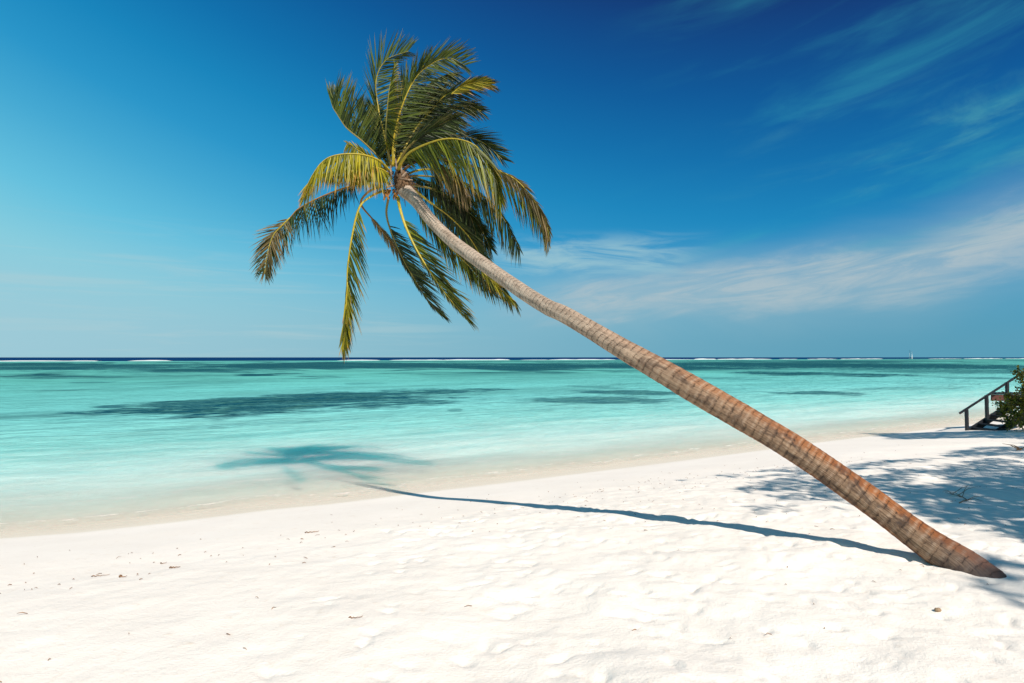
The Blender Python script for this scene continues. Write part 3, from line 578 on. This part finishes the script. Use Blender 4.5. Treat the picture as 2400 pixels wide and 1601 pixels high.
def crown_base():
    """fibrous sheath with the stubs of shed fronds, and dead flower stalks below it"""
    mb = MB(); C = []; R_ = []
    a, b = TP[-1]-AXIS*.12, HUB+np.array([.04, 0, .12])
    for i in range(26):
        f = i/25; C.append(a+(b-a)*f); R_.append(.088+.058*math.sin(math.pi*min(f*1.15, 1))**.8-.05*f)
    n = 28; up = np.array([0, 1., 0]); ax = (b-a)/np.linalg.norm(b-a); p = up-ax*(up@ax); p /= np.linalg.norm(p); q = np.cross(ax, p); vs = []
    for i, (c, r) in enumerate(zip(C, R_)):
        for j in range(n):
            an = 2*math.pi*j/n; rr = r*(1+.42*float(vnoise(np.array([j*.9+i*.15]), np.array([i*.55]))[0])+.25*float(vnoise(np.array([j*2.3]), np.array([i*1.7]))[0]))
            vs.append(c+rr*(p*math.cos(an)+q*math.sin(an)))
    fs = [(i*n+j, i*n+(j+1) % n, (i+1)*n+(j+1) % n, (i+1)*n+j) for i in range(25) for j in range(n)]+[tuple(25*n+j for j in range(n))]
    mb.add(vs, fs)
    for k in range(150):                                 # loose fibres
        an = random.uniform(0, 6.28); f = random.random(); c = a+(b-a)*f; dr = p*math.cos(an)+q*math.sin(an)
        s = c+dr*.10; e = s+dr*random.uniform(.03, .14)+np.array([random.uniform(-.05, .05), random.uniform(-.05, .05), random.uniform(-.16, .04)])
        mb.tube([s, (s+e)/2+dr*.02, e], [.006, .004, .002], 5)
    o = mb.build('leaf_sheath', M['fibre'], palm, BASE)
    for (x0, y0, x1, y1, w, dd) in [(1150, 1090, 1135, 960, .030, -.17), (1185, 1100, 1175, 985, .034, -.16), (1165, 1110, 1240, 1120, .03, -.18), (1105, 1110, 1095, 1010, .032, -.15),
                                    (1090, 1150, 1040, 1120, .03, -.15), (1205, 1120, 1262, 1118, .028, -.14), (1130, 1160, 1060, 1175, .03, -.17), (1170, 1130, 1215, 1060, .03, -.17)]:
        s = MB(); A = fp(x0, y0, dd+.03); B = fp(x1, y1, dd); mid = (A+B)/2+np.array([0, -.03, 0])
        s.tube([A, mid, B, B+(B-mid)*.12], [w, w*1.05, w*.8, w*.35], 8, sq=.45); s.build('leaf_base', M['boot'], o, BASE)
    for i in range(7):
        s = MB(); x = 1050+i*16+random.uniform(-6, 6); A = fp(x, 1190, -.08); pts = [A]
        for j in range(5): A = A+np.array([random.uniform(-.03, .03), -.012, -.035]); pts.append(A)
        s.tube(pts, [.016, .020, .014, .018, .012, .005], 7); s.build('flower_stalk', M['husk'], o, BASE)
crown_base()

# ------------------------------------------------------------------ leaves helper for broad-leaved plants
def leaf(mb, c, d, nrm, ln, wd):
    w = np.cross(d, nrm); w /= max(np.linalg.norm(w), 1e-6); n2 = np.cross(w, d)
    vs = [c, c+d*ln*.35+w*wd-n2*ln*.03, c+d*ln*.35+n2*ln*.05, c+d*ln*.35-w*wd-n2*ln*.03, c+d*ln*.75+w*wd*.8, c+d*ln*.75+n2*ln*.02, c+d*ln*.75-w*wd*.8, c+d*ln-n2*ln*.12]
    fs = [(0, 1, 2), (0, 2, 3), (1, 4, 5, 2), (2, 5, 6, 3), (4, 7, 5), (5, 7, 6)]
    r = random.random(); k = random.random()
    mb.add(vs, fs, 0, [(q, r, k) for q in (0, .35, .3, .35, .75, .7, .75, 1)])
def rdir(up=.3):
    d = np.array([random.gauss(0, 1), random.gauss(0, 1), random.gauss(0, 1)+up]); return d/np.linalg.norm(d)

# ------------------------------------------------------------------ wooden stairs and deck at the water's edge
FARD, NEARD = 19.9, 19.0
def stairs():
    k = F/FARD; X0 = (2266-1200)/k; zg = CZ-(1018-HY)/k
    root = empty('wooden_steps', (X0, (FARD+NEARD)/2, zg)); tag(root, 'dark timber beach steps with a sloping handrail beside the bush', 'steps')
    org = root.location; sl = .635
    z = lambda px, py: ((px-1200)/k, FARD, CZ+(HY-py)/k)
    r = MB(); a = np.array(z(2249, 969)); b = a+np.array([2.6, 0, 2.6*.645]); r.bar(a, b, .05, .055); r.build('handrail', M['wood'], root, org, False)
    for px, top, bot in ((2265, 958, 1023), (2312, 927, 996), (2360, 896, 966)):
        p = MB(); A = np.array(z(px, top)); B = np.array(z(px+2, bot)); p.bar(B, A, .075, .085, (0, 1, 0)); p.build('rail_post', M['wood'], root, org, False)
    for D in (FARD+.08, NEARD):
        s = MB(); A = np.array([X0+.06, D, zg+.02]); s.bar(A, A+np.array([2.6, 0, 2.6*sl]), .06, .20); s.build('stringer', M['wood'], root, org, False)
    for i in range(13):
        x = X0+.10+i*.19; s = MB(); zz = zg+.04+(x-X0-.06)*sl
        s.bar((x, NEARD-.03, zz), (x, FARD+.12, zz), .24, .035); s.build('tread', M['wood'], root, org, False)
    # deck beyond the steps
    xd = (2323-1200)/F*20.6; zt = CZ-(923-HY)/F*20.6
    dk = empty('timber_deck', (xd, 20.6, ground(xd+2, 21))); tag(dk, 'raised timber deck with a red brown edge board behind the bush', 'deck'); og = dk.location
    s = MB(); s.bar((xd+.02, 20.62, zt-.12), (xd+5, 20.62, zt-.12), .05, .19, (0, 0, 1)); s.build('edge_board', M['redwood'], dk, og, False)
    s = MB()
    for i in range(5): s.bar((xd+.11*i, 20.57+.065+i*.145, zt), (xd+5, 20.57+.065+i*.145, zt), .135, .035)
    s.build('deck_boards', M['wood'], dk, og, False)
    for x in (xd+1.1, xd+3.9):
        for y in (20.75,):
            s = MB(); s.bar((x, y, ground(x, y)-.2), (x, y, zt-.02), .12, .12, (0, 1, 0)); s.build('leg', M['wood'], dk, og, False)
stairs()

def bush():
    D = 18.3; k = F/D; bx = (2424-1200)/k; bz = ground(bx, D)
    root = empty('bush', (bx, D, bz)); tag(root, 'leafy yellow green bush growing in front of the timber steps', 'bush'); og = root.location
    st = MB(); lf = MB(); tips = []
    for i in range(16):
        a = random.uniform(0, 6.28); r = random.uniform(.2, .95); h = random.uniform(.4, .95)
        e = np.array([bx+.05+r*math.cos(a)*.75, D+r*math.sin(a)*.75, bz+h]); s = np.array([bx+random.uniform(-.1, .1), D+random.uniform(-.1, .1), bz-.1])
        m = (s+e)/2+np.array([random.uniform(-.1, .1), random.uniform(-.1, .1), .1]); C = catmull([s, m, e], 10); st.tube(C, list(np.linspace(.028, .006, 10)), 6); tips += [C[q] for q in (3, 4, 5, 6, 7, 8, 9)]
    for (px, py) in ((2386, 872), (2392, 888), (2398, 915), (2362, 930), (2352, 955), (2342, 948), (2370, 940), (2395, 950), (2360, 985), (2368, 1000), (2350, 968), (2385, 975), (2395, 1000)):
        e = at(px, py, D-.3+random.uniform(-.2, .3)); s = np.array([bx, D, bz+.4]); C = catmull([s, (s+e)/2+np.array([.05, 0, .1]), e], 10)
        st.tube(C, list(np.linspace(.016, .004, 10)), 5); tips += [C[6], C[7], C[8], C[9], C[9], C[9]]
    for c in tips:
        for j in range(19):
            d = rdir(.2); q = c+d*random.uniform(0, .17); leaf(lf, q, rdir(.3), rdir(.8), random.uniform(.055, .10), random.uniform(.014, .026))
    st.build('stems', M['bark'], root, og); lf.build('foliage', M['bush'], root, og)
bush()

# ------------------------------------------------------------------ shade trees standing outside the right edge; their crowns throw the dappled shade
def inpoly(p, poly):
    x, y = p; c = False; j = len(poly)-1
    for i in range(len(poly)):
        (xi, yi), (xj, yj) = poly[i], poly[j]
        if (yi > y) != (yj > y) and x < (xj-xi)*(y-yi)/(yj-yi)+xi: c = not c
        j = i
    return c
Z4 = lambda pts: [(1600+a/2.939, 950+b/2.939) for a, b in pts]
def g2(px, py):
    p = gpoint(px, py); return p
SPREAD = TOSUN/TOSUN[2]
def shade_tree(trunk_xy, patches, label, h0, h1):
    tx, ty = trunk_xy; tz = ground(tx, ty)
    root = empty('shade_tree', (tx, ty, tz)); tag(root, label, 'tree', 'trees outside the right edge'); og = root.location
    lf = MB(); cl = []
    for poly, cover, size, thr in patches:
        gp = [tuple(g2(*q)[:2]) for q in Z4(poly)]
        xs, ys = zip(*gp); A = abs(sum(gp[i][0]*gp[(i+1) % len(gp)][1]-gp[(i+1) % len(gp)][0]*gp[i][1] for i in range(len(gp))))/2
        n = int(A*cover/(size*size*.42)); k = 0; tries = 0
        while k < n and tries < n*30:
            tries += 1
            p = (random.uniform(min(xs), max(xs)), random.uniform(min(ys), max(ys)))
            if not inpoly(p, gp): continue
            nz = float(vnoise(np.array([p[0]*1.9+3]), np.array([p[1]*1.9]))[0])+.6*float(vnoise(np.array([p[0]*4.7]), np.array([p[1]*4.7+7]))[0])
            if nz < thr: continue
            u, v = uv(*p); z = max(float(np.interp(v, PV, PZ)), 0); h = random.uniform(h0, h1)
            c = np.array([p[0], p[1], z])+SPREAD*h
            ix = 1200+c[0]/c[1]*F if c[1] > .3 else 9999
            if ix < 2470: continue
            leaf(lf, c, rdir(-.1), rdir(.7), size*random.uniform(.8, 1.3), size*.24*random.uniform(.8, 1.2)); k += 1
            if random.random() < .012: cl.append(c)
    lf.build('crown', M['shade'], root, og)
    st = MB(); top = np.array([tx+.2, ty+.2, tz+h0*.72]); st.tube(catmull([(tx, ty, tz-.3), (tx+.1, ty, tz+h0*.35), tuple(top)], 14), list(np.linspace(.2, .12, 14)), 12)
    for c in cl[:26]:
        e = c-np.array([0, 0, .1]); m = top+(e-top)*.5+np.array([0, 0, .25])
        st.tube(catmull([top-np.array([0, 0, .3]), m, e], 12), list(np.linspace(.07, .008, 12)), 7)
    st.build('trunk', M['bark'], root, og)
shade_tree((10.5, 3.6), [
    ([(1290, 545), (1700, 545), (2500, 440), (2500, 985), (2351, 925), (2150, 850), (2000, 800), (1850, 800), (1700, 780), (1500, 650)], 5.0, .17, -.55),
    ([(1120, 400), (1600, 370), (2000, 290), (2500, 235), (2500, 450), (1700, 555), (1290, 545)], 1.7, .13, -.05),
    ([(350, 560), (800, 480), (1100, 520), (1240, 640), (1060, 660), (700, 640), (420, 590)], 1.9, .13, -.12),
    ([(-60, 520), (300, 470), (700, 425), (1150, 405), (1290, 500), (800, 470), (400, 505)], .8, .11, .02),
    ([(330, 740), (380, 690), (600, 680), (800, 690), (1150, 705), (1150, 725), (640, 745)], .45, .10, .0)],
    'broad leaved tree just right of the picture shading the middle of the beach', 5.6, 7.0)
shade_tree((16.5, 12.2), [([(1230, 176), (1800, 180), (2200, 176), (2500, 178), (2500, 228), (1480, 231), (1330, 200)], 3.4, .17, -1)],  # leaf crown added as the unseen caster of this straight-edged shade
    'broad leaved tree added beside the timber deck to shade the waterline', 5.4, 6.6)
shade_tree((12.0, -5.2), [([(2040, 985), (2180, 1060), (2351, 1130), (2500, 1190), (2500, 1400), (2351, 1325), (2230, 1260), (2110, 1180), (2060, 1110)], 2.6, .2, -.5)],
    'tall broad leaved tree behind the palm base, right of the camera', 9.5, 11)

# ------------------------------------------------------------------ litter on the sand
def litter():
    mb = MB(); n = 0
    while n < 460:
        m = random.random()
        if m < .45:   # the strand line
            u = random.uniform(-12, 6); v = -2.9+random.gauss(0, .45)-.12*random.random()*abs(u)
        elif m < .75: u = random.uniform(-2, 9); v = random.uniform(-8, -2.6)
        else: u = random.uniform(-12, 6); v = random.uniform(-9, -1.4)
        p = P0+SH*u+SN*(v+np.interp(u, UU, VV)); x, y = p
        if y < 2.5: continue
        z = ground(x, y); a = random.uniform(0, 6.28); l = random.choice([.015, .02, .03, .05])*random.uniform(.7, 1.3); w = random.uniform(.0015, .003)
        d = np.array([math.cos(a), math.sin(a), random.uniform(-.1, .25)]); s = np.array([-d[1], d[0], 0])
        c = np.array([x, y, z+.004]); m_ = c+d*l*.5+s*l*random.uniform(-.2, .2)+np.array([0, 0, .006])
        mb.tube([c, m_, c+d*l], [w, w*1.2, w*.5], 5); n += 1
    tag(mb.build('leaf_litter', M['litter']), 'thin scatter of dry leaf bits and twigs over the sand', 'litter', kind='stuff')
litter()
def twig(px, py, ln, ang, curve, rad, label, name='twig', branch=0):
    p = gpoint(px, py); x, y = p[0], p[1]; z = ground(x, y); a = R(ang); pts = []
    for i in range(9):
        f = i/8-.5; b = a+curve*f; xx = x+ln*f*math.cos(b); yy = y+ln*f*math.sin(b)
        pts.append(np.array([xx, yy, ground(xx, yy)+rad*.8+.01*math.sin(i*1.7)**2]))
    mb = MB(); mb.tube(pts, [rad*(1-.6*i/8) for i in range(9)], 6)
    for k in range(branch):
        s = pts[random.randint(1, 7)]; e = s+np.array([random.uniform(-.25, .25), random.uniform(-.25, .25), random.uniform(.03, .14)])
        mb.tube([s, (s+e)/2+np.array([0, 0, .03]), e], [rad*.6, rad*.45, rad*.2], 5)
    o = mb.build(name, M['litter'], None, (x, y, z)); tag(o, label, 'twig', 'twigs lying on the sand'); return o
twig(731, 1247, .16, 12, .5, .006, 'straight brown twig nearest the water, left of the palm shadow')
twig(409, 1328, .10, 0, .4, .007, 'short thick brown twig on the smooth sand at left')
twig(235, 1347, .15, 14, .3, .004, 'long thin twig on the smooth sand, left of the curled one')
twig(281, 1349, .11, -25, 1.8, .006, 'curled reddish twig on the smooth sand at far left')
twig(380, 1317, .09, 0, 2.0, .004, 'small arched twig above the short thick one')
twig(833, 1453, .10, 0, .6, .004, 'thin twig alone on the white sand at lower left')
twig(2262, 1165, .75, 70, .8, .007, 'bare branching stick lying in the tree shade behind the trunk', 'fallen_branch', 7)
twig(2395, 1052, .5, 50, .6, .016, 'dark stick at the right edge below the bush', 'fallen_branch', 4)
def lump(px, py, r, label):
    p = gpoint(px, py); x, y = p[0], p[1]; z = ground(x, y); mb = MB(); vs = []; n, m = 14, 9
    for i in range(m):
        th = math.pi*i/(m-1)
        for j in range(n):
            ph = 2*math.pi*j/n; rr = r*(1+.25*float(vnoise(np.array([j*.8]), np.array([i*.9+3]))[0]))
            vs.append((x+rr*1.25*math.sin(th)*math.cos(ph), y+rr*math.sin(th)*math.sin(ph), z+r*.45+rr*.8*math.cos(th)))
    mb.add(vs, [(i*n+j, i*n+(j+1) % n, (i+1)*n+(j+1) % n, (i+1)*n+j) for i in range(m-1) for j in range(n)])
    tag(mb.build('dry_husk', M['stone'], None, (x, y, z)), label, 'husk')
lump(2198, 1425, .019, 'small round brown husk on the sand below the palm base')

# ------------------------------------------------------------------ sailing boat beyond the reef
def sailboat():
    D = 945.; k = F/D; c = at(2134, 840.6, D); bx, by = c[0], c[1]
    root = empty('sailing_boat', (bx, by, 0)); tag(root, 'tiny white sailing boat with two tall sails on the horizon', 'boat'); og = root.location
    h = MB(); vs = []
    for i in range(9):
        f = i/8; w = 1.1*math.sin(math.pi*(.12+.88*f)*.92)**.6; y = by-4+8*f
        vs += [(bx-w, y, 1.0), (bx-w*.75, y, .25), (bx, y, -.35), (bx+w*.75, y, .25), (bx+w, y, 1.0)]
    h.add(vs, [(i*5+j, i*5+j+1, i*5+j+6, i*5+j+5) for i in range(8) for j in range(4)]+[(i*5, i*5+5, i*5+9, i*5+4) for i in range(8)]+[tuple(range(5)), tuple(range(40, 45))[::-1]])
    h.build('hull', M['white'], root, og)
    s = MB(); s.tube([(bx+.1, by, .8), (bx+.1, by, 12.2)], [.1, .06], 8); s.build('mast', M['wood'], root, og)
    for x0, x1, top, y0 in ((bx-1.9, bx-.35, 12.0, by+.1), (bx+.45, bx+2.1, 10.3, by-1.5)):
        s = MB(); vs = []; n = 10
        for i in range(n+1):
            f = i/n; w = (1-f**2.2)*.9+.1; xm = (x0+x1)/2; hw = (x1-x0)/2*w
            for g in (-1, 0, 1): vs.append((xm+g*hw, y0+.5*(1-g*g)*w+g*.8, 1.2+(top-1.2)*f))
        s.add(vs, [(i*3+j, i*3+j+1, i*3+j+4, i*3+j+3) for i in range(n) for j in (0, 1)]); s.build('sail', M['white'], root, og)
sailboat()
